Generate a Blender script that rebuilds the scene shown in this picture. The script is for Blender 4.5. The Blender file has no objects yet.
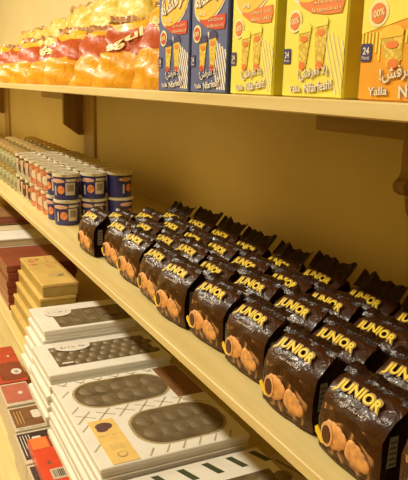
import bpy, math, random
from mathutils import Vector, Matrix, noise
random.seed(7)
PI = math.pi
S = 0.4                      # one modelling unit in metres; the eye is the origin of the units, 1.5 m above the floor
EYE = 1.5
sc = bpy.context.scene
col = sc.collection
def W(x, y, z): return Vector((x * S, y * S, z * S + EYE))

# ------------------------------------------------------------------ camera
yaw, pitch, roll = math.radians(153.175), math.radians(-13.29), math.radians(1.7227)
f = Vector((math.cos(pitch) * math.cos(yaw), math.cos(pitch) * math.sin(yaw), math.sin(pitch)))
r0 = f.cross(Vector((0, 0, 1))).normalized(); u0 = r0.cross(f)
r1 = r0 * math.cos(roll) + u0 * math.sin(roll); u1 = -r0 * math.sin(roll) + u0 * math.cos(roll)
cd = bpy.data.cameras.new('camera'); cam = bpy.data.objects.new('camera', cd); col.objects.link(cam)
m = Matrix((r1, u1, -f)).transposed().to_4x4(); m.translation = W(0, 0, 0); cam.matrix_world = m
cd.sensor_fit = 'VERTICAL'; cd.sensor_height = 36; cd.lens = 36 * 649 / 480; cd.clip_start = .01
sc.camera = cam

# ------------------------------------------------------------------ world, lamps, exposure
wd = bpy.data.worlds.new('world'); sc.world = wd; wd.use_nodes = True
wd.node_tree.nodes['Background'].inputs[0].default_value = (1, .8, .5, 1)
wd.node_tree.nodes['Background'].inputs[1].default_value = .3
sc.view_settings.view_transform = 'Standard'; sc.view_settings.look = 'None'
sc.view_settings.exposure = 0.2; sc.view_settings.gamma = 1
LAMPS = [(-12.6, -1.75, 30), (-9.0, -1.75, 30), (-5.6, -1.75, 33), (-2.2, -1.75, 20), (1.0, -1.75, 11)]  # the farthest lamp is added only to brighten the far end wall area
for x, y, p in LAMPS:
    l = bpy.data.lights.new('ceiling_lamp_light', 'AREA'); l.shape = 'DISK'; l.size = .16; l.energy = p; l.color = (1, .92, .72)
    o = bpy.data.objects.new('ceiling_lamp_light', l); col.objects.link(o); o.location = W(x, y, 2.95)

# ------------------------------------------------------------------ materials
MT = {}
def new(name):
    mt = bpy.data.materials.new(name); mt.use_nodes = True; MT[name] = mt
    nt = mt.node_tree; return mt, nt, nt.nodes['Principled BSDF']
def mat(name, c, rough=.5, var=.12, scale=30, bump=.0, coat=0, metal=0, spec=.5):
    mt, nt, b = new(name)
    tc = nt.nodes.new('ShaderNodeTexCoord'); nz = nt.nodes.new('ShaderNodeTexNoise')
    nz.inputs['Scale'].default_value = scale; nz.inputs['Detail'].default_value = 4
    nt.links.new(tc.outputs['Object'], nz.inputs['Vector'])
    cr = nt.nodes.new('ShaderNodeValToRGB')
    cr.color_ramp.elements[0].position = .3; cr.color_ramp.elements[1].position = .7
    cr.color_ramp.elements[0].color = tuple(v * (1 - var) for v in c) + (1,)
    cr.color_ramp.elements[1].color = tuple(min(1, v * (1 + var)) for v in c) + (1,)
    nt.links.new(nz.outputs['Fac'], cr.inputs['Fac']); nt.links.new(cr.outputs['Color'], b.inputs['Base Color'])
    b.inputs['Roughness'].default_value = rough; b.inputs['Metallic'].default_value = metal
    b.inputs['Coat Weight'].default_value = coat; b.inputs['Coat Roughness'].default_value = .12
    b.inputs['Specular IOR Level'].default_value = spec
    if bump:
        bp = nt.nodes.new('ShaderNodeBump'); bp.inputs['Strength'].default_value = bump; bp.inputs['Distance'].default_value = .002
        nt.links.new(nz.outputs['Fac'], bp.inputs['Height']); nt.links.new(bp.outputs['Normal'], b.inputs['Normal'])
    return mt
def wood(name, c1, c2, rough=.5, axis=0, scale=14):
    mt, nt, b = new(name)
    tc = nt.nodes.new('ShaderNodeTexCoord'); mp = nt.nodes.new('ShaderNodeMapping')
    sv = [1, 1, 1]; sv[axis] = .06; mp.inputs['Scale'].default_value = sv
    nz = nt.nodes.new('ShaderNodeTexNoise'); nz.inputs['Scale'].default_value = scale * 3; nz.inputs['Detail'].default_value = 5
    nt.links.new(tc.outputs['Object'], mp.inputs[0]); nt.links.new(mp.outputs[0], nz.inputs['Vector'])
    cr = nt.nodes.new('ShaderNodeValToRGB'); cr.color_ramp.elements[0].position = .35; cr.color_ramp.elements[1].position = .65
    cr.color_ramp.elements[0].color = c1 + (1,); cr.color_ramp.elements[1].color = c2 + (1,)
    nt.links.new(nz.outputs['Fac'], cr.inputs['Fac']); nt.links.new(cr.outputs['Color'], b.inputs['Base Color'])
    b.inputs['Roughness'].default_value = rough
    return mt
mat('wall_paint', (.78, .665, .33), .55, .04, 3)
mat('bounce_paint', (.50, .33, .06), .6, .04, 3)  # tint chosen for bounced light, as for the unseen ceiling and floor below
mat('ceiling_paint', (.52, .42, .16), .7, .03, 4)
mat('floor_tile', (.36, .24, .06), .4, .1, 6)
wood('shelf_wood', (.64, .49, .18), (.73, .585, .25), .55)
wood('bracket_wood', (.26, .15, .045), (.40, .25, .09), .5, 2)
wood('post_wood', (.42, .28, .09), (.55, .38, .14), .5, 2)
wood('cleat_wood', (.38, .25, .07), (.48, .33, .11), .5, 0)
# chocolate brown film
def film(name, c, c2):
    mt = mat(name, c, .30, .3, 60, .0, .12, 0, .3)
    nt = mt.node_tree; b = nt.nodes['Principled BSDF']
    tc = nt.nodes.new('ShaderNodeTexCoord'); n2 = nt.nodes.new('ShaderNodeTexNoise'); n2.inputs['Scale'].default_value = 70; n2.inputs['Detail'].default_value = 3; n2.inputs['Distortion'].default_value = 1.2
    nt.links.new(tc.outputs['Object'], n2.inputs['Vector'])
    bp = nt.nodes.new('ShaderNodeBump'); bp.inputs['Strength'].default_value = .6; bp.inputs['Distance'].default_value = .0025
    nt.links.new(n2.outputs['Fac'], bp.inputs['Height']); nt.links.new(bp.outputs['Normal'], b.inputs['Normal']); nt.links.new(bp.outputs['Normal'], b.inputs['Coat Normal'])
    return mt
film('brown_film', (.046, .014, .003), None)
film('dark_film', (.020, .006, .002), None)
# printed swirl on the lower face of the croissant bags, brightened to imitate shelf reflection
mt, nt, b = new('bag_print')
tc = nt.nodes.new('ShaderNodeTexCoord'); nz = nt.nodes.new('ShaderNodeTexWave'); nz.inputs['Scale'].default_value = 13; nz.inputs['Distortion'].default_value = 14; nz.inputs['Detail'].default_value = 2; nz.inputs['Detail Scale'].default_value = 1.6
nt.links.new(tc.outputs['Object'], nz.inputs['Vector'])
cr = nt.nodes.new('ShaderNodeValToRGB'); e = cr.color_ramp.elements; e[0].color = (.07, .025, .006, 1); e[1].color = (.48, .25, .09, 1); e[0].position = .25
k = e.new(.75); k.color = (.19, .085, .025, 1)
nt.links.new(nz.outputs['Fac'], cr.inputs['Fac']); nt.links.new(cr.outputs['Color'], b.inputs['Base Color'])
b.inputs['Roughness'].default_value = .35; b.inputs['Specular IOR Level'].default_value = .3
mat('logo_yellow', (.90, .62, .03), .35, .08, 200)
mat('logo_edge', (.35, .22, .03), .4, .1, 100)
mat('caption_white', (.75, .62, .45), .4, .05)
mat('croissant', (.74, .36, .11), .45, .3, 120)
mat('croissant_light', (.85, .50, .20), .45, .15, 120)
mat('croissant_dark', (.10, .03, .012), .4, .1)
mat('label_grey', (.26, .22, .13), .5, .25, 150)
mat('label_line', (.08, .05, .04), .5, .1)
# cups
mat('cup_blue', (.035, .035, .16), .3, .3, 60, 0, .3)
mat('cup_orange', (.58, .20, .09), .35, .4, 90, 0, .3)
mat('cup_photo', (.50, .42, .28), .35, .4, 90, 0, .3)
mat('cup_brown', (.10, .05, .03), .35, .2, 60)
mat('cup_cream', (.72, .62, .42), .4, .1, 80)
mat('cup_label', (.60, .52, .38), .4, .1, 100)
mat('cup_pink', (.72, .42, .30), .4, .2, 100)
mat('cup_fruit', (.75, .25, .09), .4, .3, 120)
mat('foil_lid', (.66, .60, .42), .32, .15, 60, .4, 0, .35)
mat('red_spot', (.55, .07, .03), .4, .1)
mat('jar_glass', (.34, .33, .18), .15, .6, 90, .5, .5)
mat('jar_foil', (.66, .50, .22), .25, .3, 90, .6, 0, .6)
# cartons
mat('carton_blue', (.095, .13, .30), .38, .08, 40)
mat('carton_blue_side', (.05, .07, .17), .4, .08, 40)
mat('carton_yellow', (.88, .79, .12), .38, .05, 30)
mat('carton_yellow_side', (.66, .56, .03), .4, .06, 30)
mat('carton_orange', (.84, .38, .03), .38, .06, 30)
mat('print_gold', (.88, .56, .06), .4, .1, 60)
mat('print_orange', (.80, .22, .05), .4, .06, 40)
mat('print_white', (.86, .80, .66), .4, .04, 40)
mat('print_cream', (.88, .80, .42), .4, .04, 40)
mat('print_red', (.62, .06, .03), .4, .06, 40)
mat('print_navy', (.04, .04, .16), .4, .06, 40)
mat('print_shadow', (.45, .33, .18), .4, .06, 40)
mt, nt, b = new('print_wafer')
tc = nt.nodes.new('ShaderNodeTexCoord'); vz = nt.nodes.new('ShaderNodeTexVoronoi'); vz.inputs['Scale'].default_value = 210
nt.links.new(tc.outputs['Object'], vz.inputs['Vector'])
cr = nt.nodes.new('ShaderNodeValToRGB'); e = cr.color_ramp.elements; e[0].color = (.86, .66, .12, 1); e[1].color = (.62, .44, .06, 1); e[0].position = .3; e[1].position = .6
nt.links.new(vz.outputs['Distance'], cr.inputs['Fac']); nt.links.new(cr.outputs['Color'], b.inputs['Base Color']); b.inputs['Roughness'].default_value = .4
# crisp bags
def crisp(name, low, band, top, z1, z2):
    mt, nt, b = new(name)
    tc = nt.nodes.new('ShaderNodeTexCoord'); sp = nt.nodes.new('ShaderNodeSeparateXYZ'); nt.links.new(tc.outputs['Object'], sp.inputs[0])
    nz = nt.nodes.new('ShaderNodeTexNoise'); nz.inputs['Scale'].default_value = 6; nz.inputs['Detail'].default_value = 2; nt.links.new(tc.outputs['Object'], nz.inputs['Vector'])
    ad = nt.nodes.new('ShaderNodeMath'); ad.operation = 'MULTIPLY_ADD'; nt.links.new(nz.outputs['Fac'], ad.inputs[0]); ad.inputs[1].default_value = .13; nt.links.new(sp.outputs['Z'], ad.inputs[2])
    cr = nt.nodes.new('ShaderNodeValToRGB'); cr.color_ramp.interpolation = 'CONSTANT'
    e = cr.color_ramp.elements; e[0].color = low + (1,); e[1].position = z1 * S + .065; e[1].color = band + (1,); k = e.new(z2 * S + .065); k.color = top + (1,)
    nt.links.new(ad.outputs[0], cr.inputs['Fac'])
    n2 = nt.nodes.new('ShaderNodeTexNoise'); n2.inputs['Scale'].default_value = 34; n2.inputs['Detail'].default_value = 4; n2.inputs['Distortion'].default_value = 1.5; nt.links.new(tc.outputs['Object'], n2.inputs['Vector'])
    r2 = nt.nodes.new('ShaderNodeValToRGB'); r2.color_ramp.elements[0].position = .35; r2.color_ramp.elements[1].position = .65
    r2.color_ramp.elements[0].color = (.86, .76, .6, 1); r2.color_ramp.elements[1].color = (1.0, 1.0, 1.0, 1)
    nt.links.new(n2.outputs['Fac'], r2.inputs['Fac'])
    mx = nt.nodes.new('ShaderNodeMixRGB'); mx.blend_type = 'MULTIPLY'; mx.inputs[0].default_value = 1
    nt.links.new(cr.outputs['Color'], mx.inputs[1]); nt.links.new(r2.outputs['Color'], mx.inputs[2]); nt.links.new(mx.outputs[0], b.inputs['Base Color'])
    bp = nt.nodes.new('ShaderNodeBump'); bp.inputs['Strength'].default_value = .6; bp.inputs['Distance'].default_value = .005
    nt.links.new(n2.outputs['Fac'], bp.inputs['Height']); nt.links.new(bp.outputs['Normal'], b.inputs['Normal'])
    b.inputs['Roughness'].default_value = .4; b.inputs['Coat Weight'].default_value = .12; b.inputs['Coat Roughness'].default_value = .14; b.inputs['Specular IOR Level'].default_value = .35
    return mt
AMB, RED, YEL, LEM = (.74, .37, .015), (.50, .085, .012), (.80, .48, .02), (.76, .64, .11)
crisp('crisp_front', AMB, RED, YEL, .17, .335)
crisp('crisp_amber', AMB, AMB, YEL, .3, .5)
crisp('crisp_tall', RED, YEL, YEL, .22, .5)
crisp('crisp_lemon', (.80, .56, .08), LEM, LEM, .25, .5)
mat('crisp_seal', (.66, .40, .20), .25, .4, 60, .8, .4)
# gift boxes
mat('white_card', (.78, .74, .64), .45, .05, 20, 0, .15)
mat('window_film', (.15, .11, .055), .3, .35, 28, .4, .15)
mat('window_grid', (.20, .15, .085), .3, .2, 60)
mat('window_choc', (.175, .13, .07), .42, .3, 50, .3, .05)
mat('label_oval', (.72, .66, .56), .4, .03)
mat('label_print', (.40, .34, .32), .4, .2, 120)
mat('gold_card', (.66, .44, .12), .35, .14, 14, 0, .3)
mat('gold_side', (.42, .29, .06), .4, .15, 20)
mat('gold_pattern', (.62, .24, .10), .4, .4, 60)
mat('label_gold', (.80, .54, .17), .4, .07, 40)
mat('label_purple', (.13, .06, .06), .4, .15, 60)
mat('line_olive', (.42, .32, .16), .5, .2, 60)
mat('maroon_card', (.25, .055, .03), .3, .2, 20, 0, .4)
mat('brown_card', (.26, .13, .05), .4, .2, 20)
mat('tan_card', (.62, .52, .32), .45, .08, 20)
mat('red_card', (.52, .07, .035), .32, .15, 20, 0, .4)
mat('bright_red_card', (.72, .075, .03), .32, .1, 20, 0, .4)
mat('rose_card', (.50, .14, .09), .4, .1, 30)
mat('choc_card', (.22, .10, .04), .4, .2, 40)
mat('black_card', (.045, .03, .02), .4, .2, 40)
mat('green_print', (.055, .065, .03), .4, .2, 50)
mat('lamp_white', (.9, .9, .88), .4, .02)

# ------------------------------------------------------------------ mesh helpers (units; scaled by S when built)
class MB:
    def __init__(s): s.v = []; s.f = []; s.mi = []
    def add(s, vs, fs, mi=0):
        n = len(s.v); s.v += [tuple(v) for v in vs]; s.f += [tuple(i + n for i in q) for q in fs]; s.mi += [mi] * len(fs)
    def box(s, x0, x1, y0, y1, z0, z1, mi=0, top=None):
        vs = [(x, y, z) for z in (z0, z1) for y in (y0, y1) for x in (x0, x1)]
        s.add(vs, [(0, 2, 3, 1), (0, 1, 5, 4), (1, 3, 7, 5), (3, 2, 6, 7), (2, 0, 4, 6)], mi)
        s.add(vs[4:], [(0, 1, 3, 2)], mi if top is None else top)
    def rbox(s, x0, x1, y0, y1, z0, z1, r=.008, mi=0, top=None):
        "box with chamfered edges"
        xs = (x0, x1); ys = (y0, y1)
        def ring(i, z): return [(x0 + i, y0 + i, z), (x1 - i, y0 + i, z), (x1 - i, y1 - i, z), (x0 + i, y1 - i, z)]
        def oct_(i, z):
            q = r
            return [(x0 + i + q, y0 + i, z), (x1 - i - q, y0 + i, z), (x1 - i, y0 + i + q, z), (x1 - i, y1 - i - q, z), (x1 - i - q, y1 - i, z), (x0 + i + q, y1 - i, z), (x0 + i, y1 - i - q, z), (x0 + i, y0 + i + q, z)]
        rs = [oct_(r, z0), oct_(0, z0 + r), oct_(0, z1 - r), oct_(r, z1)]
        vs = sum(rs, []); fs = [tuple(range(7, -1, -1))]
        for k in range(3):
            for i in range(8): j = (i + 1) % 8; fs.append((k * 8 + i, k * 8 + j, k * 8 + 8 + j, k * 8 + 8 + i))
        s.add(vs, fs, mi); s.add(rs[3], [tuple(range(8))], mi if top is None else top)
    def prism(s, poly, h0, h1, fn, mi=0):
        "poly 2d extruded between h0 and h1, fn(a,b,h) -> xyz"
        n = len(poly); vs = [fn(a, b, h0) for a, b in poly] + [fn(a, b, h1) for a, b in poly]
        s.add(vs, [tuple(range(n - 1, -1, -1)), tuple(range(n, 2 * n))] + [(i, (i + 1) % n, n + (i + 1) % n, n + i) for i in range(n)], mi)
    def lathe(s, prof, n=20, mi=0, cx=0, cy=0, cap=True):
        vs = []; fs = []
        for r_, z in prof:
            for i in range(n): a = 2 * PI * i / n; vs.append((cx + r_ * math.cos(a), cy + r_ * math.sin(a), z))
        for k in range(len(prof) - 1):
            for i in range(n): j = (i + 1) % n; fs.append((k * n + i, k * n + j, k * n + n + j, k * n + n + i))
        if cap: fs.append(tuple(range(n - 1, -1, -1))); fs.append(tuple((len(prof) - 1) * n + i for i in range(n)))
        s.add(vs, fs, mi)
    def grid(s, pts, mi=0, wrap=False):
        h = len(pts); w = len(pts[0]); vs = sum(pts, []); fs = []
        for i in range(h - 1):
            for j in range(w - (0 if wrap else 1)):
                jj = (j + 1) % w; fs.append((i * w + j, i * w + jj, (i + 1) * w + jj, (i + 1) * w + j))
        s.add(vs, fs, mi)
    def tri(s, vs, fs, mtx, mi=0):
        s.add([mtx @ Vector(v) for v in vs], fs, mi)
    def mesh(s, name, mats, smooth=False, angle=None):
        me = bpy.data.meshes.new(name); me.from_pydata([(a * S, b * S, c * S) for a, b, c in s.v], [], s.f)
        for q in mats: me.materials.append(MT[q])
        for p, k in zip(me.polygons, s.mi): p.material_index = k
        me.update()
        if smooth:
            for p in me.polygons: p.use_smooth = True
            if angle: me.set_sharp_from_angle(angle=math.radians(angle))
        return me
    def build(s, name, mats, parent=None, smooth=False, angle=None, loc=None):
        if isinstance(mats, str): mats = [mats]
        o = bpy.data.objects.new(name, s.mesh(name, mats, smooth, angle)); col.objects.link(o)
        if parent: o.parent = parent
        if loc: o.location = W(*loc)
        return o
def tag(o, label, cat, group=None):
    o['label'] = label; o['category'] = cat
    if group: o['group'] = group
    return o
def thing(name, label, cat, loc, rz=0, group=None):
    o = bpy.data.objects.new(name, None); o.empty_display_size = .02; col.objects.link(o); o.location = W(*loc); o.rotation_euler.z = rz
    return tag(o, label, cat, group)
def link(name, me, parent):
    o = bpy.data.objects.new(name, me); col.objects.link(o); o.parent = parent; return o
def copy_tree(o, parent=None):
    c = o.copy(); col.objects.link(c); c.parent = parent
    for ch in list(o.children): copy_tree(ch, c)
    return c
def struct(o): o['kind'] = 'structure'; return o
_tc = {}
def text_mesh(txt, bold=.0, extrude=.0):
    key = (txt, bold, extrude)
    if key in _tc: return _tc[key]
    cu = bpy.data.curves.new('lettering', 'FONT'); cu.body = txt; cu.offset = bold; cu.extrude = extrude; cu.resolution_u = 3
    cu.align_x = 'CENTER'; cu.align_y = 'CENTER'
    o = bpy.data.objects.new('lettering', cu); col.objects.link(o)
    dg = bpy.context.evaluated_depsgraph_get(); dg.update()
    me = bpy.data.meshes.new_from_object(o.evaluated_get(dg))
    vs = [v.co.copy() for v in me.vertices]; fs = [tuple(p.vertices) for p in me.polygons]
    bpy.data.objects.remove(o); bpy.data.curves.remove(cu); bpy.data.meshes.remove(me)
    if vs:
        x0 = min(v.x for v in vs); x1 = max(v.x for v in vs); y0 = min(v.y for v in vs); y1 = max(v.y for v in vs)
        vs = [Vector((v.x - (x0 + x1) / 2, v.y - (y0 + y1) / 2, v.z)) for v in vs]
        _tc[key] = (vs, fs, x1 - x0, y1 - y0)
    else: _tc[key] = ([], [], 1, 1)
    return _tc[key]
def put_text(mb, txt, w, h, mtx, bold=.0, mi=0, shear=0, wob=0, depth=.0):
    if txt is None: return scribble(mb, w, h, mtx, mi)
    vs, fs, tw, th = text_mesh(txt, bold, depth)
    out = []
    for v in vs:
        x = v.x / tw * w; y = v.y / th * h
        out.append(mtx @ Vector((x + shear * y, y + (wob * math.cos(x / w * PI * 1.0) if wob else 0), v.z)))
    mb.add(out, fs, mi)
def scribble(mb, w, h, mtx, mi=0, seed=0):
    "small print too fine to read: short uneven upright and slanting strokes in a row"
    rr = random.Random(seed + int(w * 1000)); x = -w / 2; t_ = h * .22
    while x < w / 2 - h * .3:
        L = h * rr.uniform(.5, .9); a = rr.uniform(-.35, .35) * h; y0 = -h / 2 + rr.uniform(0, .1) * h
        mb.add([mtx @ Vector(p) for p in ((x, y0, 0), (x + t_, y0, 0), (x + t_ + a, y0 + L, 0), (x + a, y0 + L, 0))], [(0, 1, 2, 3)], mi)
        if rr.random() < .6: mb.add([mtx @ Vector(p) for p in ((x, y0, .0), (x + h * .6, y0, 0), (x + h * .6, y0 + t_, 0), (x, y0 + t_, 0))], [(0, 1, 2, 3)], mi)
        x += h * rr.uniform(.55, .85) * (1.6 if rr.random() < .15 else 1)
def frame(o, ux, uy):
    "matrix whose x,y axes are ux,uy"
    ux = Vector(ux).normalized(); uy = Vector(uy).normalized(); n = ux.cross(uy)
    m_ = Matrix((ux, uy, n)).transposed().to_4x4(); m_.translation = Vector(o); return m_
def ellipse(a, b, n=24, cx=0, cy=0, rot=0):
    return [(cx + a * math.cos(t) * math.cos(rot) - b * math.sin(t) * math.sin(rot), cy + a * math.cos(t) * math.sin(rot) + b * math.sin(t) * math.cos(rot)) for t in [2 * PI * i / n for i in range(n)]]
def rrect(x0, x1, y0, y1, r, n=6):
    out = []
    for cx, cy, a0 in ((x1 - r, y1 - r, 0), (x0 + r, y1 - r, 90), (x0 + r, y0 + r, 180), (x1 - r, y0 + r, 270)):
        for i in range(n + 1): a = math.radians(a0 + 90 * i / n); out.append((cx + r * math.cos(a), cy + r * math.sin(a)))
    return out
ORD = ['first', 'second', 'third', 'fourth', 'fifth', 'sixth', 'seventh', 'eighth', 'ninth', 'tenth', 'eleventh', 'twelfth', 'thirteenth', 'fourteenth', 'fifteenth', 'sixteenth', 'seventeenth', 'eighteenth', 'nineteenth', 'twentieth']

# ------------------------------------------------------------------ the room
X0, X1, YW, YO, ZF, ZC = -17, 4.5, 2.2, -4.0, -EYE / S, 3.1
def slab(name, x0, x1, y0, y1, z0, z1, mt_):
    b_ = MB(); b_.box(x0, x1, y0, y1, z0, z1); return struct(b_.build(name, mt_, loc=(0, 0, 0)))
slab('wall_back', X0, X1, YW, YW + .2, ZF, ZC, 'wall_paint')
slab('wall_front', X0, X1, YO - .2, YO, ZF, ZC, 'bounce_paint')
slab('wall_left', X0 - .2, X0, YO - .2, YW + .2, ZF, ZC, 'wall_paint')
slab('wall_right', X1, X1 + .2, YO - .2, YW + .2, ZF, ZC, 'bounce_paint')
slab('floor', X0 - .2, X1 + .2, YO - .2, YW + .2, ZF - .2, ZF, 'floor_tile')
slab('ceiling', X0 - .2, X1 + .2, YO - .2, YW + .2, ZC, ZC + .2, 'ceiling_paint')
for x, y, p in LAMPS:  # fixtures out of view; the farthest one is made up for the added lamp
    b_ = MB(); b_.lathe([(.24, 0), (.26, .03), (.26, .10), (.22, .10), (.22, .02), (.21, .02)], 24, cap=False); b_.lathe([(.22, .10), (.22, .11)], 24)
    tag(b_.build('ceiling_lamp', 'lamp_white', smooth=True, angle=35, loc=(x, y, ZC - .11)), 'unseen round white ceiling lamp over the aisle, %s from the near end' % ORD[int(round((1.0 - x) / 3.4))], 'lamp', 'ceiling lamps')

# ------------------------------------------------------------------ shelves
T = .0405
def shelf(label, y0, ztop, x1=2.5, t=T):
    b_ = MB(); b_.rbox(-16.6, x1, y0, 2.198, ztop - t, ztop, .004)
    return tag(b_.build('wall_shelf', 'shelf_wood', smooth=True, angle=30, loc=(0, 0, 0)), label, 'shelf', 'pale wooden wall shelves')
ZU, ZM, ZL, ZB = -.0212, -1.0175, -2.015, -3.03
shelf('top pale yellow wooden wall shelf holding crisp bags and cartons', 1.0, ZU)
mid = shelf('middle pale yellow wooden shelf holding cups and brown croissant bags', 1.0, ZM)
b_ = MB(); b_.box(-16.6, 2.5, 1.035, 1.075, ZM - T - .030, ZM - T); b_.build('apron', 'cleat_wood', mid)
shelf('lower pale yellow wooden shelf holding stacked gift boxes', .877, ZL)
shelf('lowest pale yellow shelf carrying the small red and brown cartons', .30, ZB)

def bracket(x, label, d=.30, h=.53, zt=ZU - T, hook=False, w=.06, post=.42):
    t = thing('shelf_bracket', label, 'bracket', (x, YW, zt))
    poly = [(0, 0), (-d, 0), (-d, -h * .76), (-d * .25, -h), (0, -h)]
    if hook:
        poly = [(0, 0), (-d, 0), (-d, -.25), (-d - .008, -.27), (-d - .028, -.285), (-d - .036, -.30), (-d - .028, -.325), (-d + .0, -.34), (-d + .04, -.342), (-d + .035, -.36), (-d + .05, -.42), (-d + .10, -.48), (-.06, -.56), (0, -.58)]
    b_ = MB(); b_.prism(poly, 0, w, lambda a, c, h_: (h_, a - .025, c)); b_.build('brace', 'bracket_wood', t)
    b_ = MB(); b_.box(w + .001, w + post, -.03, 0, -.95 if not hook else -.95, 0); b_.build('backing_post', 'post_wood', t)
    return t
bracket(-7.56, 'brown wooden bracket under the top shelf, above the silver lidded cups', d=.235)
bracket(-12.75, 'farthest brown bracket under the top shelf, near the far end', d=.235)
bracket(-1.975, 'dark carved bracket with a hooked foot above the croissant bags', hook=True, d=.30)
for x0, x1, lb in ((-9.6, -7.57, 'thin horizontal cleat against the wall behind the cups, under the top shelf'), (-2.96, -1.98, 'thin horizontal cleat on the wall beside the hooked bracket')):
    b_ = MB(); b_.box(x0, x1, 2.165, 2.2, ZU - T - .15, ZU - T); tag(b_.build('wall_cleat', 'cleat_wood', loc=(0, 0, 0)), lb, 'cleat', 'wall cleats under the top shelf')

# ------------------------------------------------------------------ brown croissant bags
PROF = [(.020, 0), (.002, .012), (-.004, .05), (-.006, .11), (-.002, .160), (.010, .190), (.036, .213), (.066, .234), (.092, .246), (.112, .240), (.124, .19), (.126, .10), (.123, .015), (.11, 0)]
WB = .132
def bag_proto(seed, stand=False):
    rnd = random.Random(seed); t = bpy.data.objects.new('croissant_bag', None)
    t.empty_display_size = .02; col.objects.link(t)
    def surf(u, k):
        y, z = PROF[k]
        ed = abs(u) / WB
        bulge = (1 - ed ** 3)
        yc = .060
        y = yc + (y - yc) * (.86 + .16 * bulge)
        zz = z * (1 - .05 * ed ** 4 * (z > .1))
        n = noise.noise_vector(Vector((u * 22 + seed * 9, y * 26, z * 22))) * .0042
        if z > .15: n *= 2.0
        if z < .02: n = Vector((n.x, n.y, 0))
        tap = 1 - .05 * (z / .27)
        return (u * tap + n.x, y + n.y, max(0, zz + n.z))
    NX = 14
    us = [-WB + 2 * WB * i / NX for i in range(NX + 1)]
    b_ = MB()
    pts = [[surf(u, k) for u in us] for k in range(len(PROF))]
    b_.grid(pts[1:5], 1); b_.grid(pts[4:], 0); b_.grid(pts[:2], 0); b_.grid([pts[-1], pts[0]], 0)
    for sgn, j in ((-1, 0), (1, NX)):      # gusseted sides: a fan pulled inwards
        rim = [pts[k][j] for k in range(len(PROF))]; cy = .060
        ins = [((sgn * (WB - .016)) * (1 - .05 * p[2] / .27), cy + (p[1] - cy) * .55, p[2] * .8 + .02) for p in rim]
        n = len(rim); c0 = (sgn * (WB - .020), cy, .12); vs = rim + ins + [c0]; fs = []
        for i in range(n):
            q = (i + 1) % n; fs.append((i, q, n + q, n + i) if sgn < 0 else (q, i, n + i, n + q)); fs.append((n + i, n + q, 2 * n) if sgn < 0 else (n + q, n + i, 2 * n))
        b_.add(vs, fs, 2)
    body = b_.build('body', ['brown_film', 'bag_print', 'dark_film'], t, smooth=True, angle=50)
    # dark film frame round the printed face
    def on(u, s_, off=.003):               # s_ runs along the profile index
        k = int(s_); k = min(k, len(PROF) - 2); a = Vector(surf(u, k)); c = Vector(surf(u, k + 1)); p = a.lerp(c, s_ - k)
        k2 = Vector((0, PROF[k + 1][0] - PROF[k][0], PROF[k + 1][1] - PROF[k][1])).normalized(); nrm = Vector((0, -k2.z, k2.y))
        return p + nrm * off
    b_ = MB()
    b_.grid([[tuple(on(u, s_, .002)) for u in [-WB, -WB + .006, -WB + .012]] for s_ in (1, 2, 3, 4)]); b_.grid([[tuple(on(u, s_, .002)) for u in [WB - .018, WB - .01, WB]] for s_ in (1, 2, 3, 4)])
    b_.grid([[tuple(on(u, s_, .002)) for u in us] for s_ in (1.0, 1.25)]); b_.grid([[tuple(on(u, s_ + .35 * math.cos(u * 26), .002)) for u in us] for s_ in (3.3, 3.65, 4.0)])
    b_.build('film_border', 'brown_film', t, smooth=True)
    # crimped seal along the top
    b_ = MB(); rows = []; n = 22
    for r_, (yy, zz) in enumerate([(.082, .240), (.100, .256), (.118, .272), (.136, .285)] if stand else [(.080, .238), (.094, .249), (.108, .254), (.122, .254)]):
        rows.append([(-WB * .97 + 1.94 * WB * i / n, yy + .003 * (1 if i % 2 else -1) + .008 * noise.noise(Vector((i * .35, r_ * .3, seed * 5))), zz + ((.030 if stand else .012) * noise.noise(Vector((i * .28, seed * 3 + 1, 2))) + (.018 if stand else .006) * abs(2 * i / n - 1) ** 2) * (r_ / 3)) for i in range(n + 1)])
    back = [[(x, y + .004, z) for x, y, z in rw] for rw in rows]
    b_.grid(rows); b_.grid(back[::-1]); b_.grid([rows[-1], back[-1]])
    b_.build('crimped_seal', 'dark_film', t)
    # lettering lies on the sloping shoulder
    sl = Vector((0, .056, .044)).normalized(); n_ = Vector((0, -sl.z, sl.y)); c = Vector((-.006, .036, .213)) + n_ * .010
    b_ = MB(); mtx = frame(c, (1, 0, 0), sl)
    put_text(b_, 'JUNIOR', .184, .052, mtx, .06, wob=.007); b_.build('logo_outline', 'logo_edge', t)
    b_ = MB(); mtx = frame(c + n_ * .0015, (1, 0, 0), sl)
    put_text(b_, 'JUNIOR', .172, .040, mtx, .032, wob=.007); b_.build('logo', 'logo_yellow', t)
    b_ = MB(); mtx = frame(c + n_ * -.001 - sl * .040 + Vector((.02, 0, 0)), (1, 0, 0), sl)
    put_text(b_, None, .105, .009, mtx, .01)
    b_.build('caption', 'caption_white', t)
    # printed pair of filled croissants, low relief
    def roll_(cx, cz, rot, L, R_, hole):
        q = MB(); rings = []; nn = 14
        prof = [(-1, .55), (-.97, .72), (-.8, .95), (-.55, 1.06), (-.5, .98), (-.2, 1.08), (.0, 1.04), (.06, .93), (.3, .92), (.45, .84), (.5, .72), (.75, .60), (.95, .34), (1.0, .05)]
        for a_, rr in prof:
            ring = []
            for i in range(nn):
                th = 2 * PI * i / nn; lx = a_ * L; lz = rr * R_ * math.cos(th); ly = rr * R_ * math.sin(th) * .35
                x = cx + lx * math.cos(rot) - lz * math.sin(rot); z = cz + lx * math.sin(rot) + lz * math.cos(rot)
                ring.append((x, -.010 - ly * .6, z))
            rings.append(ring)
        q.grid(rings, 0, wrap=True); return q
    ro = math.radians(-20)
    q1 = roll_(-.034, .092, math.radians(4), .046, .039, True)
    q2 = roll_(.058, .078, math.radians(-14), .048, .033, False)
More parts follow.
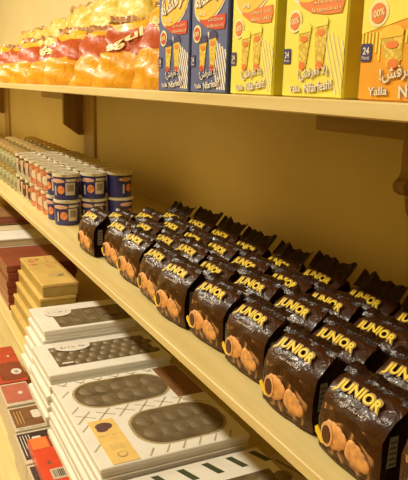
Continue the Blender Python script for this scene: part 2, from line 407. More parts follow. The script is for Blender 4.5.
    rg = MB(); rg.prism(ellipse(.025, .037, 18), 0, .003, lambda a, c_, hh: (-.062 + a, -.0185 - hh, .090 + c_))
    c1 = q1.build('croissant_print', 'croissant', t, smooth=True)
    h_ = MB(); h_.prism(ellipse(.017, .027, 16), 0, .003, lambda a, c_, hh: (-.062 + a, -.0215 - hh, .090 + c_)); h_.build('filling', 'croissant_dark', c1); rg.build('crust_ring', 'croissant_light', c1)
    q2.build('croissant_print', 'croissant', t, smooth=True)
    # yellow flash beside the croissants
    b_ = MB(); b_.prism([(-.124, .080), (-.114, .090), (-.082, .062), (-.082, .046), (-.094, .046), (-.120, .066)], 0, .003, lambda a, c_, hh: (a, -.0115 - hh, c_)); b_.build('yellow_flash', 'logo_yellow', t)
    # grey nutrition panel on the side gusset
    b_ = MB(); xx = WB - .009
    b_.add([(xx, .030, .075), (xx, .062, .075), (xx, .062, .165), (xx, .034, .165)], [(0, 1, 2, 3)])
    pn = b_.build('nutrition_panel', 'label_grey', t)
    b_ = MB()
    for i in range(5): z = .082 + i * .016; b_.add([(xx + .001, .036, z), (xx + .001, .058, z), (xx + .001, .058, z + .006), (xx + .001, .036, z + .006)], [(0, 1, 2, 3)])
    b_.build('panel_text', 'label_line', pn)
    return t
BAGS = [
 [(-3.77, 1.15), (-3.42, 1.20), (-3.10, 1.18), (-2.78, 1.17), (-2.49, 1.15), (-2.20, 1.18), (-1.89, 1.18), (-1.55, 1.14), (-1.235, 1.13), (-.925, 1.15)],
 [(-3.75, 1.30), (-3.41, 1.345), (-3.08, 1.335), (-2.80, 1.335), (-2.49, 1.31), (-2.19, 1.345), (-1.88, 1.345), (-1.565, 1.30), (-1.25, 1.31), (-.93, 1.33)],
 [(-3.68, 1.45), (-3.38, 1.49), (-3.08, 1.485), (-2.79, 1.485), (-2.49, 1.475), (-2.20, 1.50), (-1.90, 1.50), (-1.58, 1.47), (-1.27, 1.48)],
 [(-3.64, 1.60), (-3.35, 1.635), (-3.06, 1.635), (-2.77, 1.63), (-2.47, 1.635), (-2.18, 1.65), (-1.87, 1.65), (-1.57, 1.64), (-1.27, 1.64)]]
protos = [bag_proto(i + 1, i > 2) for i in range(5)]
used = set()
RN = ['front row', 'second row', 'third row', 'back row by the wall']
rb = random.Random(5)
for r_, row in enumerate(BAGS):
    for i, (x, y) in enumerate(row):
        k = (i * 2 + r_) % 3 if r_ < 3 else 3 + i % 2
        if k in used: o = copy_tree(protos[k])
        else: o = protos[k]; used.add(k)
        o.location = W(x, y - .04 + (-.014, -.006, .004, .014)[r_], ZM + .0005); o.rotation_euler = (0, 0, math.radians(rb.uniform(0, 5)))
        o.scale = (1, 1, rb.uniform(.97, 1.03))
        tag(o, 'dark brown croissant bag, %s from the cups in the %s' % (ORD[i], RN[r_]), 'snack bag', 'brown croissant bags on the middle shelf')

# ------------------------------------------------------------------ cups
CR = .098; CH = .189
def cup_patch(mb, a0, a1, z0, z1, off, n=8, mi=0, shape=None):
    rows = []
    for j in range(7):
        tz = j / 6; z = z0 + (z1 - z0) * tz; row = []
        for i in range(n + 1):
            ti = i / n
            if shape == 'oval': half = math.sqrt(max(0, 1 - (2 * tz - 1) ** 2)); tt = .5 + (ti - .5) * half
            else: tt = ti
            a = math.radians(a0 + (a1 - a0) * tt); rr = CR * (.90 + .07 * z / CH) + off
            row.append((rr * math.cos(a), rr * math.sin(a), z))
        rows.append(row)
    mb.grid(rows, mi)
def cup_proto(kind):
    t = bpy.data.objects.new({'blue': 'dessert_cup', 'orange': 'dessert_cup', 'photo': 'dessert_cup', 'jar': 'glass_jar'}[kind], None); t.empty_display_size = .02; col.objects.link(t)
    b_ = MB()
    if kind == 'jar':
        b_.lathe([(.070, 0), (.084, .01), (.088, .05), (.085, .11), (.07, .135), (.066, .15)], 20); b_.build('jar_body', 'jar_glass', t, smooth=True, angle=50)
        b_ = MB(); b_.lathe([(.074, .140), (.078, .146), (.076, .178), (.06, .187), (.02, .189)], 20); b_.build('jar_lid', 'jar_foil', t, smooth=True, angle=40)
        b_ = MB(); 
        cup_patch(b_, -40, -12, .045, .09, .0015, shape='oval'); b_.build('jar_label', 'label_grey', t)
        return t
    body = {'blue': 'cup_blue', 'orange': 'cup_orange', 'photo': 'cup_photo'}[kind]
    b_.lathe([(.084, 0), (.0885, .006), (.0885, .012), (.0945, .168)], 24); b_.build('cup_body', body, t, smooth=True, angle=50)
    b_ = MB(); b_.lathe([(.0935, .164), (.0985, .168), (.0985, .182), (.092, .186), (.088, .183)], 24); b_.build('rim', 'cup_cream', t, smooth=True, angle=40)
    b_ = MB(); b_.lathe([(.0975, .1825), (.0985, .185), (.091, .1885), (.088, .186), (.03, .186)], 24)
    b_.prism([(.085, -.022), (.114, -.012), (.114, .012), (.085, .022)], .183, .186, lambda a, c, h: (a * math.cos(-.5) - c * math.sin(-.5), a * math.sin(-.5) + c * math.cos(-.5), h))
    lid = b_.build('foil_lid', 'foil_lid', t, smooth=True, angle=40)
    b_ = MB(); b_.lathe([(.012, .1862), (.011, .1872)], 10, cx=.02, cy=-.01); b_.build('red_spot', 'red_spot', lid)
    b_ = MB()
    if kind == 'blue':
        cup_patch(b_, -22, 22, .035, .125, .0025); pn = b_.build('barcode_panel', 'cup_label', t)
        b_ = MB()
        for i in range(9): a = -15 + i * 3.4; cup_patch(b_, a, a + (1.8 if i % 3 else 1.1), .062, .112, .0035, 1)
        b_.build('barcode', 'label_line', pn)
        b_ = MB(); cup_patch(b_, -60, -26, .040, .105, .0025, shape='oval'); b_.build('fruit_print', 'cup_fruit', t)
        b_ = MB(); cup_patch(b_, -95, -25, .120, .152, .0025, shape='oval'); b_.build('name_oval', 'cup_pink', t); b_ = MB(); cup_patch(b_, 35, 95, .120, .152, .0025, shape='oval'); b_.build('name_oval', 'cup_pink', t)
        b_ = MB(); cup_patch(b_, -20, 30, .133, .152, .0022); b_.build('white_print', 'cup_label', t); b_ = MB(); cup_patch(b_, -76, -68, .03, .10, .0022); b_.build('white_stripe', 'cup_label', t)
    elif kind == 'orange':
        cup_patch(b_, -50, -5, .04, .12, .0025, shape='oval'); b_.build('cream_print', 'cup_cream', t)
        b_ = MB(); cup_patch(b_, -90, -60, .02, .14, .0025); b_.build('pale_panel', 'cup_pink', t)
        b_ = MB(); cup_patch(b_, 5, 60, .10, .145, .0025, shape='oval'); b_.build('name_oval', 'cup_brown', t)
    else:
        cup_patch(b_, -42, -12, .012, .150, .0022, shape='oval'); fg = b_.build('figure_print', 'cup_brown', t)
        b_ = MB(); cup_patch(b_, -34, -20, .085, .125, .0035, shape='oval'); b_.build('figure_highlight', 'cup_fruit', fg)
        b_ = MB(); cup_patch(b_, -60, 10, .150, .163, .003); b_.build('dark_band', 'cup_brown', t)
    return t
CP = {k: cup_proto(k) for k in ('blue', 'orange', 'photo', 'jar')}
DESC = {'blue': 'blue dessert cup with foil lid', 'orange': 'orange-red dessert cup with foil lid', 'photo': 'cream and brown dessert cup with foil lid', 'jar': 'greenish glass jar with gold foil lid'}
cu_used = set(); rc = random.Random(3)
KX = lambda i: 'blue' if i < 2 else 'orange' if i < 5 else 'photo' if i < 8 else 'jar'
for j, y in enumerate((1.215, 1.42, 1.625)):
    for layer in (1, 0):
        nx = 17 if layer else (17 if j == 0 else 1)
        for i in range(nx):
            kd = KX(i)
            o = CP[kd] if kd not in cu_used else copy_tree(CP[kd]); cu_used.add(kd)
            x = -4.665 - .2015 * i + rc.uniform(-.001, .001)
            o.location = W(x, y + rc.uniform(-.003, .003), ZM + layer * (CH + .0008) + .0005)
            o.rotation_euler = (0, 0, math.radians(rc.uniform(-8, 8) + (6 if i == 0 else 0) - (22 if i > 0 else 0) + (70 if (j == 2 and i == 0) else 0)))
            tag(o, '%s, %s layer, %s from near end, %s row' % (DESC[kd], 'upper' if layer else 'bottom', ORD[i], ['front', 'middle', 'wall-side'][j]), 'jar' if kd == 'jar' else 'cup', 'glass jars on the middle shelf' if kd == 'jar' else 'dessert cups stacked on the middle shelf')

# ------------------------------------------------------------------ cartons on the top shelf
def ar(s_): return s_
FAR = '\ufe94\ufeb8\ufed3\ufeae\ufed3'
YAL = '!\ufeb6\ufed3\ufeae\ufed4\ufee7 \ufefc\ufef3'
def carton(x0, x1, kind, label, dep=.34, H=.62):
    w = x1 - x0
    t = thing('snack_carton', label, 'carton', ((x0 + x1) / 2, 1.03, ZU + .0005), 0, 'snack cartons on the top shelf')
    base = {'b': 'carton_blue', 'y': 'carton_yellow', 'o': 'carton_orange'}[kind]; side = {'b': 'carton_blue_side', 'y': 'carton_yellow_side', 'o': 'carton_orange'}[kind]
    hw = w / 2
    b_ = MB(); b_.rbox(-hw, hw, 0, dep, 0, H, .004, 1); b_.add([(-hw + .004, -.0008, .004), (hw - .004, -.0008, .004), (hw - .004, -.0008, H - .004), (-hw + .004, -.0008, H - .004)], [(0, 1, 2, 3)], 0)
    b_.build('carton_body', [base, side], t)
    F_ = lambda off: (lambda a, c, h_: (a * w, -off - h_ * .0012, c))
    def P(poly, off, name, m_, par=t): q = MB(); q.prism(poly, 0, 1, F_(off)); return q.build(name, m_, par)
    # wide diagonal stripes lower right
    q = MB()
    for i in range(7):
        a = .10 + i * .062
        zz1 = .20 - max(0, i) * .010; ww = .034 if kind == 'b' else .022; sl_ = .40 / .26; a = -.02 + i * .075; xe = .485
        pts_ = [(a, zz1), (a + ww, zz1)]
        zb_ = .012; xa = a + (zz1 - zb_) * sl_
        if xa + ww > xe: zr = zz1 - (xe - a - ww) / sl_; zl = zz1 - (xe - a) / sl_; poly = [(a, zz1), (xe, zl), (xe, zr), (a + ww, zz1)]
        else: poly = [(a, zz1), (xa, zb_), (xa + ww, zb_), (a + ww, zz1)]
        if kind == 'b' or i > 1: q.prism(poly, 0, 1, F_(.0012))
    stripe = {'b': 'print_white', 'y': 'print_cream', 'o': 'print_gold'}[kind]
    if kind != 'o': q.build('stripe_print', stripe, t)
    else:
        q = MB(); q.prism([(-.495, .150), (-.495, .6), (.495, .6), (.495, .165), (.1, .18)], 0, 1, F_(.0008)); yb = q.build('yellow_print', 'carton_yellow', t)
        q = MB()
        for i in range(24):
            a = -.485 + i * .041; L = .03 + .018 * ((i * 7) % 3)
            q.prism([(a, .155 - L), (a + .018, .155 - L), (a + .018, .152), (a, .152)], 0, 1, F_(.0014))
        q.build('drip_print', 'carton_yellow', t)
    # top oval with the Arabic name
    P(ellipse(.46, .082, 30, .04, .318, .06), .0014, 'oval_outline', 'print_white')
    P(ellipse(.44, .073, 30, .04, .318, .06), .003, 'name_oval', 'print_gold' if kind != 'o' else 'print_orange')
    q = MB(); mtx = frame((.04 * w, -.0065, .322), (1, 0, .25), (-.25, 0, 1)); put_text(q, FAR, .84 * w, .085, mtx, .06); q.build('arabic_outline', 'print_shadow', t)
    q = MB(); mtx = frame((.04 * w, -.0075, .322), (1, 0, .25), (-.25, 0, 1)); put_text(q, FAR, .81 * w, .077, mtx, .03); q.build('arabic_name', 'print_white', t)
    q = MB(); put_text(q, None, .22 * w, .018, frame((-.12 * w, -.0075, .262), (1, 0, -.04), (.04, 0, 1)), .02); q.build('sub_name', 'print_white', t)
    # swoosh banner
    P([(-.32, .262), (-.22, .234), (-.04, .214), (.20, .205), (.42, .205), (.45, .230), (.43, .252), (.18, .250), (-.02, .244), (-.18, .246)], .0022, 'banner', 'print_orange' if kind != 'b' else 'print_red')
    q = MB(); put_text(q, None, .40 * w, .012, frame((.2 * w, -.0045, .238), (1, 0, 0), (0, 0, 1))); put_text(q, None, .44 * w, .012, frame((.2 * w, -.0045, .219), (1, 0, 0), (0, 0, 1))); q.build('banner_text', 'print_cream', t)
    # round seal
    sy = .198 if kind != 'o' else .192
    P(ellipse(.115, .030, 20, -.31, sy), .0022, 'seal_ring', 'print_cream'); P(ellipse(.085, .022, 20, -.31, sy), .0036, 'seal', 'print_orange' if kind != 'b' else 'print_red')
    q = MB(); put_text(q, '100%', .15 * w, .016, frame((-.31 * w, -.0056, sy), (1, 0, .15), (-.15, 0, 1)), .02); q.build('seal_text', 'print_cream', t)
    # two wafer cones with pointed caps
    for cx, hh, tl in ((-.15, 0, .02), (.13, .012, .0)) if kind != 'o' else ((-.10, -.028, -.04), (.27, -.022, .02)):
        big = 1.25 if kind == 'o' else 1
        wt = .105 * big; wb = .055 * big
        cone = [(cx - wb, .075), (cx + wb, .075), (cx + wt + tl, .180 + hh), (cx - wt + tl, .172 + hh)]
        cn = P(cone, .0024, 'wafer_print', 'print_wafer')
        P([(cx - wt * .95 + tl, .164 + hh), (cx + wt * .95 + tl, .168 + hh), (cx + wt * 1.0 + tl, .180 + hh), (cx + wt * .6 + tl, .190 + hh), (cx - wt * .3 + tl, .192 + hh), (cx - wt * .9 + tl, .182 + hh)], .0036, 'wafer_cap', {'b': 'print_navy', 'y': 'carton_yellow', 'o': 'print_gold'}[kind], cn)
        q = MB(); q.prism(ellipse(wt * .55, .008, 12, cx + tl * .6, .150 + hh), 0, 1, F_(.0038)); q.build('cone_mark', 'print_orange', cn)
        q = MB(); q.prism(ellipse(wb * .9, .011, 12, cx, .082), 0, 1, F_(.0038)); q.build('cone_foot', 'print_red' if kind == 'b' else 'print_orange', cn)
    # badge with the count
    P(rrect(-.485, -.355, .088, .128, .012), .0022, 'badge', 'print_navy')
    q = MB(); put_text(q, '24', .075 * w, .016, frame((-.42 * w, -.0042, .112), (1, 0, 0), (0, 0, 1)), .02); put_text(q, 'Pieces', .09 * w, .008, frame((-.42 * w, -.0042, .097), (1, 0, 0), (0, 0, 1)), .0); q.build('badge_text', 'print_white', t)
    for dd, mm, nm, bo in ((0, 'print_shadow' if kind != 'b' else 'print_navy', 'slogan_shadow', .05), (.0018, 'print_white', 'slogan', .015)):
        q = MB()
        k_ = 1.12 if kind == 'o' else 1
        put_text(q, YAL, .48 * w * k_, .030 * k_, frame((.04 * w, -.0045 - dd, .064), (1, 0, .12), (-.12, 0, 1)), bo)
        put_text(q, 'Yalla', .20 * w * k_, .016 * k_, frame((-.24 * w, -.0045 - dd, .022), (1, 0, .05), (-.05, 0, 1)), bo)
        put_text(q, 'Nfarfesh!', .44 * w * k_, .024 * k_, frame((.14 * w + .03 * (k_ > 1), -.0045 - dd, .030), (1, 0, .12), (-.12, 0, 1)), bo)
        q.build(nm, mm, t)
    return t
carton(-2.485, -2.20, 'b', 'blue snack carton next to the crisp bags, with white diagonal stripes')
carton(-2.182, -1.91, 'b', 'second blue snack carton, beside the yellow cartons')
carton(-1.882, -1.63, 'y', 'narrower yellow snack carton beside the blue cartons')
carton(-1.58, -1.309, 'y', 'yellow snack carton beside the orange carton')
carton(-1.253, -.965, 'o', 'orange snack carton at the near end of the top shelf')

# ------------------------------------------------------------------ crisp bags
def crisp_bag(x, y, w, h, d, mname, label, rz=0, lean=0, seed=0, txt=None, rot=0, z=ZU, tilt=0):
    t = thing('crisp_bag', label, 'crisp bag', (x, y, z + .001), math.radians(rz), 'crisp bags on the top shelf')
    def pt(X, v, sg, sa):              # sg: -1 front, 1 back; sa: 0 at the side seam, 1 in the middle
        zz = h * v
        th = max(.05, (math.sin(PI * min(1, v * .80 + .20)) ** .7)) * (1.18 - .55 * v)
        Y = sg * d / 2 * th * sa ** .8
        n = noise.noise_vector(Vector((X * 6 + seed * 3, Y * 6, zz * 6))) * .035 + noise.noise_vector(Vector((X * 15 + seed, Y * 15, zz * 15))) * .014
        n += Vector((0, -.012 * math.cos(zz * 55 + X * 14 + seed) * (sg < 0), 0))
        k = min(1, v * 5)
        return (X + n.x * k + tilt * zz, Y + n.y * k + lean * zz, max(0.0, zz + n.z * k))
    def half(v): return w / 2 * (1 - .10 * math.sin(PI * v) + .025 * math.cos(7 * v + seed))
    b_ = MB(); NU, NV = 26, 24; rings = []
    for j in range(NV + 1):
        v = j / NV; ring = []
        for i in range(NU):
            a = 2 * PI * i / NU; ca, sa = math.cos(a), math.sin(a)
            ring.append(pt(half(v) * math.copysign(abs(ca) ** .85, ca), v, 1 if sa > 0 else -1, abs(sa)))
        rings.append(ring)
    b_.grid(rings, 0, wrap=True); b_.add(rings[0], [tuple(range(NU - 1, -1, -1))]); b_.add(rings[-1], [tuple(range(NU))])
    b_.build('bag_body', mname, t, smooth=True)
    b_ = MB(); n = 24; rows = []
    for q in range(3):
        rows.append([(-w * .47 + w * .94 * i / n + tilt * h, lean * h + .006 * (1 if i % 2 else -1) + .02 * noise.noise(Vector((i * .3, q, seed))), h * .965 + q * .022 + .03 * noise.noise(Vector((i * .25, 0, seed + 4)))) for i in range(n + 1)])
    b_.grid(rows); b_.grid([[(x_, y_ + .005, z_) for x_, y_, z_ in rw] for rw in rows][::-1]); b_.build('crimped_seal', 'crisp_seal', t)
    if txt:
        def face(a, zc):
            v = max(0, min(1, zc / h)); sa = math.sqrt(max(0, 1 - min(1, abs(a) / half(v)) ** (2 / .85)))
            p = pt(a, v, -1, sa); return (p[0], p[1] - .018, p[2])
        q = MB(); vs, fs, tw, th_ = text_mesh(txt, .03, 0); c_, s_ = math.cos(rot), math.sin(rot)
        pts_ = []
        for v in vs:
            ax, az = v.x / tw * .31, v.y / th_ * .08
            pts_.append(face(.01 + ax * c_ - az * s_, .265 + ax * s_ + az * c_))
        q.add(pts_, fs); q.build('lettering', 'print_cream', t)
    return t
NUMB = ['', 'second', 'third', 'fourth', 'fifth', 'sixth', 'seventh', 'eighth', 'ninth', 'tenth', 'eleventh']
FX = [-2.66, -3.05, -3.63, -4.27, -4.90, -5.58, -6.26, -6.96, -7.68, -8.42]
for i, x in enumerate(FX):
    lb = 'amber crisp bag half hidden beside the first blue carton' if i == 0 else 'amber crisp bag with red band, %s from the blue cartons, front row' % NUMB[i]
    crisp_bag(x, 1.335 + .015 * (i % 2), .50 if i else .16, [.40, .42, .38, .36, .40, .37, .39, .36, .38, .36][i], .33 if i else .2, 'crisp_front', lb, rz=[0, 27, 33, 25, 31, 27, 33, 25, 30, 27][i], lean=.30, seed=i * 2.3 + 1, txt='aguiz' if i in (1, 2, 5) else None, rot=[0, -.5, .35, 0, 0, -.2, 0, 0, 0, 0][i])
BK = [(-2.75, .90, 'crisp_amber'), (-3.55, .98, 'crisp_amber'), (-4.36, .98, 'crisp_amber'), (-5.16, .93, 'crisp_lemon'), (-5.98, .84, 'crisp_lemon'), (-6.80, .76, 'crisp_lemon'), (-7.62, .70, 'crisp_lemon'), (-8.46, .66, 'crisp_lemon'), (-9.30, .66, 'crisp_lemon')]
for i, (x, h, mm) in enumerate(BK):
    kd = 'tall amber-yellow' if mm == 'crisp_amber' else 'lemon yellow'
    crisp_bag(x, 1.87, .72, h, .30, mm, '%s crisp bag against the wall, %s' % (kd, 'behind the first blue carton' if i == 0 else '%s from the cartons, back row' % NUMB[i]), rz=6, lean=.06, tilt=.22, seed=40 + i * 3.1)

# ------------------------------------------------------------------ gift boxes on the lower shelf
def stack(n, x0, x1, y0, y1, ztop, th, mats, cat, labels, group, dx=0, dy=0, top_fn=None, jit=.006, seed=0, lidh=.55, name='gift_box'):
    rr = random.Random(seed); zb = ztop - n * th
    out = []
    for i in range(n):            # i = 0 is the topmost
        z = ztop - (i + 1) * th
        jx = dx * i + (rr.uniform(-jit, jit) if i else 0); jy = dy * i + (rr.uniform(-jit, jit) if i else 0)
        t = thing(name, labels[i], cat, ((x0 + x1) / 2 + jx, (y0 + y1) / 2 + jy, z + .0004), 0, group)
        hx, hy = (x1 - x0) / 2, (y1 - y0) / 2
        b_ = MB(); b_.rbox(-hx + .006, hx - .006, -hy + .006, hy - .006, 0, th * (1 - lidh), .003); b_.build('box_base', mats[1], t)
        b_ = MB(); b_.rbox(-hx, hx, -hy, hy, th * (1 - lidh), th - .001, .004); b_.build('box_lid', mats[0], t)
        if i == 0 and top_fn: top_fn(t, hx, hy, th - .001)
        out.append(t)
    return out
_ch = {}
def chocs(parent, spots, z, prof, mt='window_choc'):
    key = tuple(prof)
    if key not in _ch: q = MB(); q.lathe(prof, 12); _ch[key] = q.mesh('chocolate', [mt], True, 50)
    for cx, cy in spots: o = link('chocolate', _ch[key], parent); o.location = Vector((cx, cy, z)) * S
def nth(n, what, where): return ['%s, topmost of %s' % (what, where)] + ['%s, %s from the top of %s' % (what, ORD[i], where) for i in range(1, n - 1)] + ['%s, lowest of %s' % (what, where)]
def flat(poly, z, name, m_, par, h=.0015):
    q = MB(); q.prism(poly, z, z + h, lambda a, c, hh: (a, c, hh)); return q.build(name, m_, par)
# white stack with the barred window
def topW1(t, hx, hy, z):
    w_ = flat([(-hx + .13, -hy + .12), (hx - .035, -hy + .12), (hx - .035, hy - .10), (-hx + .13, hy - .10)], z, 'window', 'window_film', t)
    q = MB()
    for i in range(1, 6): y = -hy + .12 + i * .11; q.box(-hx + .13, hx - .035, y - .004, y + .004, z + .0015, z + .003)
    q.build('window_divider', 'window_grid', w_)
    chocs(w_, [(-hx + .21 + j * .14, -hy + .175 + i * .11) for i in range(6) for j in range(2)], z, [(.045, .0012), (.036, .0035), (.015, .0045)])
    l = flat(ellipse(.095, .10, 24, -hx + .16, -hy + .17), z + .006, 'oval_label', 'label_oval', t)
    q = MB(); put_text(q, None, .13, .035, frame((-hx + .16, -hy + .17, z + .0085), (0, 1, 0), (-1, 0, 0)), .02); q.build('label_print', 'label_print', l)
    l = flat(ellipse(.05, .11, 24, .06, hy - .27), z + .006, 'oval_sticker', 'window_grid', t)
stack(6, -4.59, -4.10, .90, 1.74, -1.62, .0655, ('white_card', 'white_card'), 'gift box', nth(6, 'white box with barred window', 'the stack beside the gold boxes'), 'white gift boxes with barred windows', dy=-.014, dx=.006, top_fn=topW1, seed=1)
def topW2(t, hx, hy, z):
    w_ = flat([(-hx + .085, -hy + .085), (hx - .10, -hy + .085), (hx - .10, hy - .06), (-hx + .085, hy - .06)], z, 'window', 'window_film', t)
    chocs(w_, [(-hx + .125 + j * .078, -hy + .125 + i * .072 + (j % 2) * .03) for i in range(9) for j in range(4)], z, [(.034, .0012), (.029, .005), (.012, .0075)])
    l = flat(ellipse(.075, .115, 24, -hx + .125, -hy + .24), z + .009, 'oval_label', 'label_oval', t)
    q = MB(); put_text(q, None, .17, .04, frame((-hx + .125, -hy + .24, z + .0115), (0, 1, 0), (-1, 0, 0)), .02); q.build('label_print', 'label_print', l)
    flat([(hx - .135, -hy + .11), (hx - .115, -hy + .11), (hx - .115, -hy + .18), (hx - .135, -hy + .18)], z + .009, 'sticker', 'label_oval', t)
stack(5, -4.075, -3.58, .81, 1.60, -1.70, .063, ('white_card', 'white_card'), 'gift box', nth(5, 'white box with round chocolates', 'the middle white stack'), 'white gift boxes with round chocolates', dy=-.008, dx=.004, top_fn=topW2, seed=2)
def topW3(t, hx, hy, z):
    # drawn in the box's own plan: x towards the near end, y towards the wall
    for k, (x0, x1, y0, y1) in enumerate(((-hx + .06, -hx + .37, -hy + .085, -hy + .62), (hx - .43, hx - .09, -hy + .26, -hy + .74))):
        w_ = flat(rrect(x0 - .012, x1 + .012, y0 - .012, y1 + .012, .15), z, 'window_frame', 'line_olive', t)
        flat(rrect(x0, x1, y0, y1, .145), z + .0018, 'window', 'window_film', w_)
        chocs(w_, [(x0 + .10 + j * .125, y0 + .085 + i * (y1 - y0 - .17) / 4) for i in range(5) for j in range(2)], z, [(.052, .0035), (.043, .0075), (.018, .0095)])
    q = MB(); rr = random.Random(4)
    def seg(ax, ay, bx, by, w=.004):
        d = Vector((bx - ax, by - ay)).normalized(); n = Vector((-d.y, d.x)) * w
        q.prism([(ax - n.x, ay - n.y), (bx - n.x, by - n.y), (bx + n.x, by + n.y), (ax + n.x, ay + n.y)], z, z + .001, lambda a, c, h: (a, c, h))
    for i in range(7):
        y = -hy + .03 + i * .105
        seg(-hx + .01, y, -hx + .055, y + .05); seg(-hx + .012, y + .06, -hx + .05, y + .02, .003)
    for i in range(6):
        y = -hy + .05 + i * .11
        seg(-hx + .39, y + .06, -hx + .50, y - .03); seg(-hx + .41, y - .02, -hx + .47, y + .07, .003)
    for i in range(6):
        y = -hy + .26 + i * .085
        seg(hx - .075, y + .03, hx - .015, y - .01)
    for i in range(4):
        seg(-hx + .12 + i * .2, -hy + .07, -hx + .18 + i * .2, -hy + .02)
    for i in range(3): seg(-hx + .46 + i * .10, hy - .16, -hx + .54 + i * .09, hy - .03)
    q.build('line_pattern', 'line_olive', t)
    l = flat([(-hx + .50, -hy + .065), (-hx + .50, -hy + .20), (hx - .012, -hy + .20), (hx - .012, -hy + .065)], z + .001, 'gold_label', 'label_gold', t)
    flat(ellipse(.035, .045, 16, -hx + .57, -hy + .13) , z + .0025, 'purple_emblem', 'label_purple', l)
    flat(ellipse(.022, .03, 12, -hx + .60, -hy + .115) , z + .0027, 'purple_emblem', 'label_purple', l)
    q = MB(); put_text(q, None, .11, .012, frame((-hx + .66, -hy + .135, z + .003), (0, 1, 0), (-1, 0, 0)), .01)
    for i in range(4): put_text(q, None, .07, .007, frame((-hx + .75 + i * .014, -hy + .135, z + .003), (0, 1, 0), (-1, 0, 0)))
    q.build('label_lettering', 'line_olive', l); q = MB()
    q.prism(ellipse(.026, .026, 18, -hx + .85, -hy + .135), z + .0025, z + .003, lambda a, c, h: (a, c, h)); q.build('stamp_ring', 'line_olive', l)
    flat(ellipse(.019, .019, 14, -hx + .85, -hy + .135), z + .0032, 'stamp_centre', 'label_gold', l)
    flat([(-hx + .02, hy - .17), (-hx + .42, hy - .17), (-hx + .42, hy - .01), (-hx + .02, hy - .01)], z + .001, 'brown_patch', 'choc_card', t)
stack(6, -3.46, -2.53, .79, 1.575, -1.70, .0525, ('white_card', 'white_card'), 'gift box', nth(6, 'large white box with rounded windows', 'its stack'), 'large white gift boxes with two rounded windows', dy=-.006, dx=.004, top_fn=topW3, seed=3)
def topW4(t, hx, hy, z):
    for i in range(6):
        y = -hy + .06 + i * .13
        flat([(-hx + .03, y), (-hx + .03, y + .035), (-hx + .13, y + .075), (-hx + .13, y + .04)], z, 'green_bar', 'green_print', t)
    w_ = flat([(-hx + .19, -hy + .42), (hx - .05, -hy + .42), (hx - .05, hy - .05), (-hx + .19, hy - .05)], z, 'window', 'window_film', t)
    chocs(w_, [(-hx + .27 + j * .13, -hy + .49 + i * .09) for i in range(4) for j in range(4)], z, [(.045, .0015), (.036, .008), (.015, .011)])
    q = MB(); put_text(q, None, .26, .05, frame((-hx + .25, -hy + .24, z + .001), (0, 1, 0), (-1, 0, 0)), .01); q.build('lettering', 'green_print', t)
stack(5, -2.50, -1.75, .82, 1.60, -1.76, .051, ('white_card', 'white_card'), 'gift box', nth(5, 'white box with dark green bars', 'the nearest stack'), 'white gift boxes with green bars', top_fn=topW4, seed=4)
def lines_pack(t, hx, hy, z):
    q = MB()
    for i in range(5):
        rows = [[(-hx + .05 + .25 * k / 8 * 2 * 0 + (hx * 1.8) * k / 12, -hy + .05 + i * .09 + .07 * math.sin(k / 12 * PI), z + h) for k in range(13)] for h in (.001, .004)]
        up = [[(x, y + .008, zz) for x, y, zz in rows[1]]]
        q.grid([rows[0], rows[1], up[0]])
    q.build('curved_line', 'choc_card', t)
stack(3, -2.50, -1.75, 1.63, 2.10, -1.83, .06, ('tan_card', 'tan_card'), 'gift box', nth(3, 'tan box with curved lines', 'the shaded stack at the wall'), 'tan gift boxes in the shade at the wall', top_fn=lines_pack, seed=14)
# gold boxes
def topG(t, hx, hy, z):
    rr = random.Random(9); q = MB()
    for i in range(26):
        cx = -hx * .5 + rr.gauss(0, .14); cy = rr.uniform(-hy * .65, hy * .7)
        if cx < -hx + .06: continue
        q.prism(ellipse(rr.uniform(.014, .045), rr.uniform(.006, .012), 8, cx, cy, rr.uniform(0, PI)), z, z + .001, lambda a, c, h: (a, c, h))
    q.build('blossom_print', 'gold_pattern', t)
    q = MB()
    for i in range(10):
        q.prism(ellipse(.030, .008, 8, hx * .45 + rr.gauss(0, .06), hy * .35 + rr.gauss(0, .03), rr.uniform(0, PI)), z, z + .001, lambda a, c, h: (a, c, h))
    q.build('leaf_print', 'line_olive', t)
stack(5, -5.60, -4.74, 1.035, 1.32, -1.50, .102, ('gold_card', 'gold_side'), 'gift box', nth(5, 'gold box with floral lid', 'the gold stack'), 'gold gift boxes', dy=-.026, dx=.012, top_fn=topG, seed=5, lidh=.25)
# farther stacks
stack(6, -6.42, -5.72, .94, 1.57, -1.60, .069, ('maroon_card', 'maroon_card'), 'gift box', nth(6, 'glossy maroon box', 'the stack behind the gold boxes'), 'maroon gift boxes', jit=.01, seed=6, lidh=.8)
stack(5, -7.17, -6.76, .92, 1.70, -1.60, .082, ('white_card', 'tan_card'), 'gift box', nth(5, 'pale cream box', 'the stack beyond the maroon boxes'), 'cream gift boxes', seed=7, lidh=.22)  # tan bases put the weaker light of the near faces into the colour
stack(4, -7.44, -7.20, .92, 1.75, -1.60, .103, ('tan_card', 'maroon_card'), 'gift box', nth(4, 'narrow tan box', 'the stack beyond the cream boxes'), 'narrow tan gift boxes', seed=8, lidh=.2)
stack(6, -8.06, -7.47, .92, 1.75, -1.50, .085, ('brown_card', 'maroon_card'), 'gift box', nth(6, 'brown topped box', 'the far brown stack'), 'brown topped gift boxes', seed=9, lidh=.2)
stack(5, -9.6, -8.1, .92, 1.75, -1.42, .118, ('gold_card', 'gold_card'), 'gift box', nth(5, 'pale gold box', 'the farthest stack of the lower shelf'), 'pale gold gift boxes', seed=10)

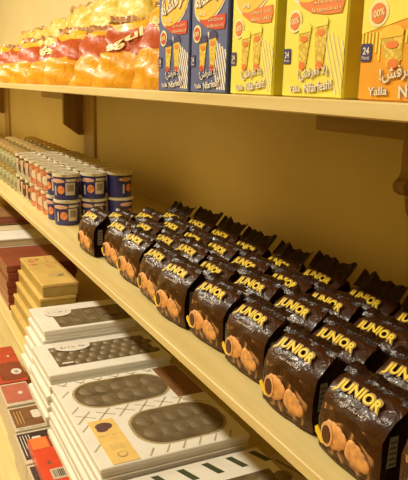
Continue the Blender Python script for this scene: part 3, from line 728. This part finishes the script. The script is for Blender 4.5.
# ------------------------------------------------------------------ small cartons on the lowest shelf
def small(name, x0, x1, y0, y1, zt, h, body, top, label, deco, rz=0):
    t = thing(name, label, 'carton', ((x0 + x1) / 2, (y0 + y1) / 2, zt - h + .0005), math.radians(rz), 'small cartons on the lowest shelf')
    hx, hy = (x1 - x0) / 2, (y1 - y0) / 2
    b_ = MB(); b_.rbox(-hx, hx, -hy, hy, 0, h, .004); b_.build('carton_body', body, t)
    if top: flat([(-hx + .03, -hy + .015), (hx - .05, -hy + .015), (hx - .05, hy - .012), (-hx + .03, hy - .012)], h, 'top_panel', top, t)
    deco(t, hx, hy, h); return t
HB = -2.75 - ZB
def dec1(t, hx, hy, z):
    flat(rrect(-.02, hx - .04, -.09, hy - .005, .05), z, 'dark_panel', 'maroon_card', t)
    l = flat(ellipse(.07, .05, 14, .22, hy - .075), z + .002, 'flower_emblem', 'label_oval', t)
    flat(ellipse(.03, .02, 10, .23, hy - .075), z + .004, 'emblem_centre', 'label_print', l)
    flat(ellipse(.02, .012, 10, -.18, .06), z, 'pink_dot', 'label_oval', t)
small('chocolate_carton', -6.68, -5.80, .83, 1.115, -2.75, HB, 'red_card', None, 'red carton with grey flower emblem, farthest of the small cartons', dec1)
def dec2(t, hx, hy, z):
    flat(ellipse(.03, .02, 10, 0, .03), z + .002, 'pink_dot', 'label_oval', t)
small('chocolate_carton', -5.775, -5.33, .83, 1.085, -2.75, HB, 'cup_label', 'rose_card', 'rose-red topped carton between the red and the brown cartons', dec2)
def dec3(t, hx, hy, z):
    q = MB()
    for i in range(3): q.box(-hx + .08, hx - .10, -hy + .04 + i * .025, -hy + .045 + i * .025, z + .0015, z + .003)
    q.build('line_pattern', 'gold_card', t)
    flat(rrect(-.10, .04, .03, .10, .02), z + .002, 'emblem', 'label_oval', t)
    q = MB(); put_text(q, None, .22, .02, frame((hx - .026, 0, z + .001), (0, 1, 0), (-1, 0, 0)), .01); q.build('caption', 'label_line', t)
small('chocolate_carton', -5.29, -4.88, .82, 1.11, -2.75, HB, 'cup_label', 'choc_card', 'white carton with brown top, in front of the rose-red one', dec3)
def dec4(t, hx, hy, z):
    l = flat(rrect(-.13, .05, -.04, .03, .015), z + .002, 'emblem', 'label_oval', t)
    q = MB(); put_text(q, 'S', .05, .10, frame((-.04, -.005, z + .0045), (0, 1, 0), (-1, 0, 0)), .03); q.build('emblem_letter', 'black_card', l)
    flat(ellipse(.06, .035, 14, -.04, .085), z + .002, 'rose_emblem', 'rose_card', t)
    q = MB()
    for i in range(4): q.box(-hx + .06, hx - .1, -hy + .03 + i * .022, -hy + .036 + i * .022, z + .0015, z + .003)
    q.build('line_print', 'label_oval', t)
small('chocolate_carton', -4.85, -4.38, .80, 1.11, -2.75, HB, 'cup_label', 'black_card', 'white carton with black striped top, partly under the bright red box', dec4)
def dec5(t, hx, hy, z):
    flat([(-hx + .01, .0), (-hx + .17, .0), (-hx + .17, hy - .01), (-hx + .01, hy - .01)], z, 'dark_panel', 'maroon_card', t)
    flat([(-hx + .01, -hy + .01), (-hx + .17, -hy + .01), (-hx + .17, -.005), (-hx + .01, -.005)], z, 'orange_panel', 'print_orange', t)
    l = flat([(.04, -.08), (.17, -.08), (.17, .12), (.04, .12)], z, 'barcode_label', 'cup_label', t)
    q = MB(); rr = random.Random(2); y = -.065
    while y < .10: w_ = rr.choice((.004, .007, .010)); q.box(.06, .15, y, y + w_, z + .0015, z + .003); y += w_ + rr.choice((.004, .007))
    q.build('barcode', 'label_line', l)
    for cx, cy in ((-.10, .07), (-.05, -.06), (.26, .02), (.32, .1)): flat(ellipse(.022, .014, 10, cx, cy), z, 'chocolate_print', 'choc_card', t)
small('chocolate_box', -4.57, -3.72, .85, 1.13, -2.66, .085, 'bright_red_card', None, 'bright red box with barcode label lying across the black topped carton', dec5)
small('chocolate_carton', -4.36, -3.70, .80, 1.10, -2.75, HB, 'cup_label', 'black_card', 'pale carton under the near end of the bright red box', lambda *a: None)
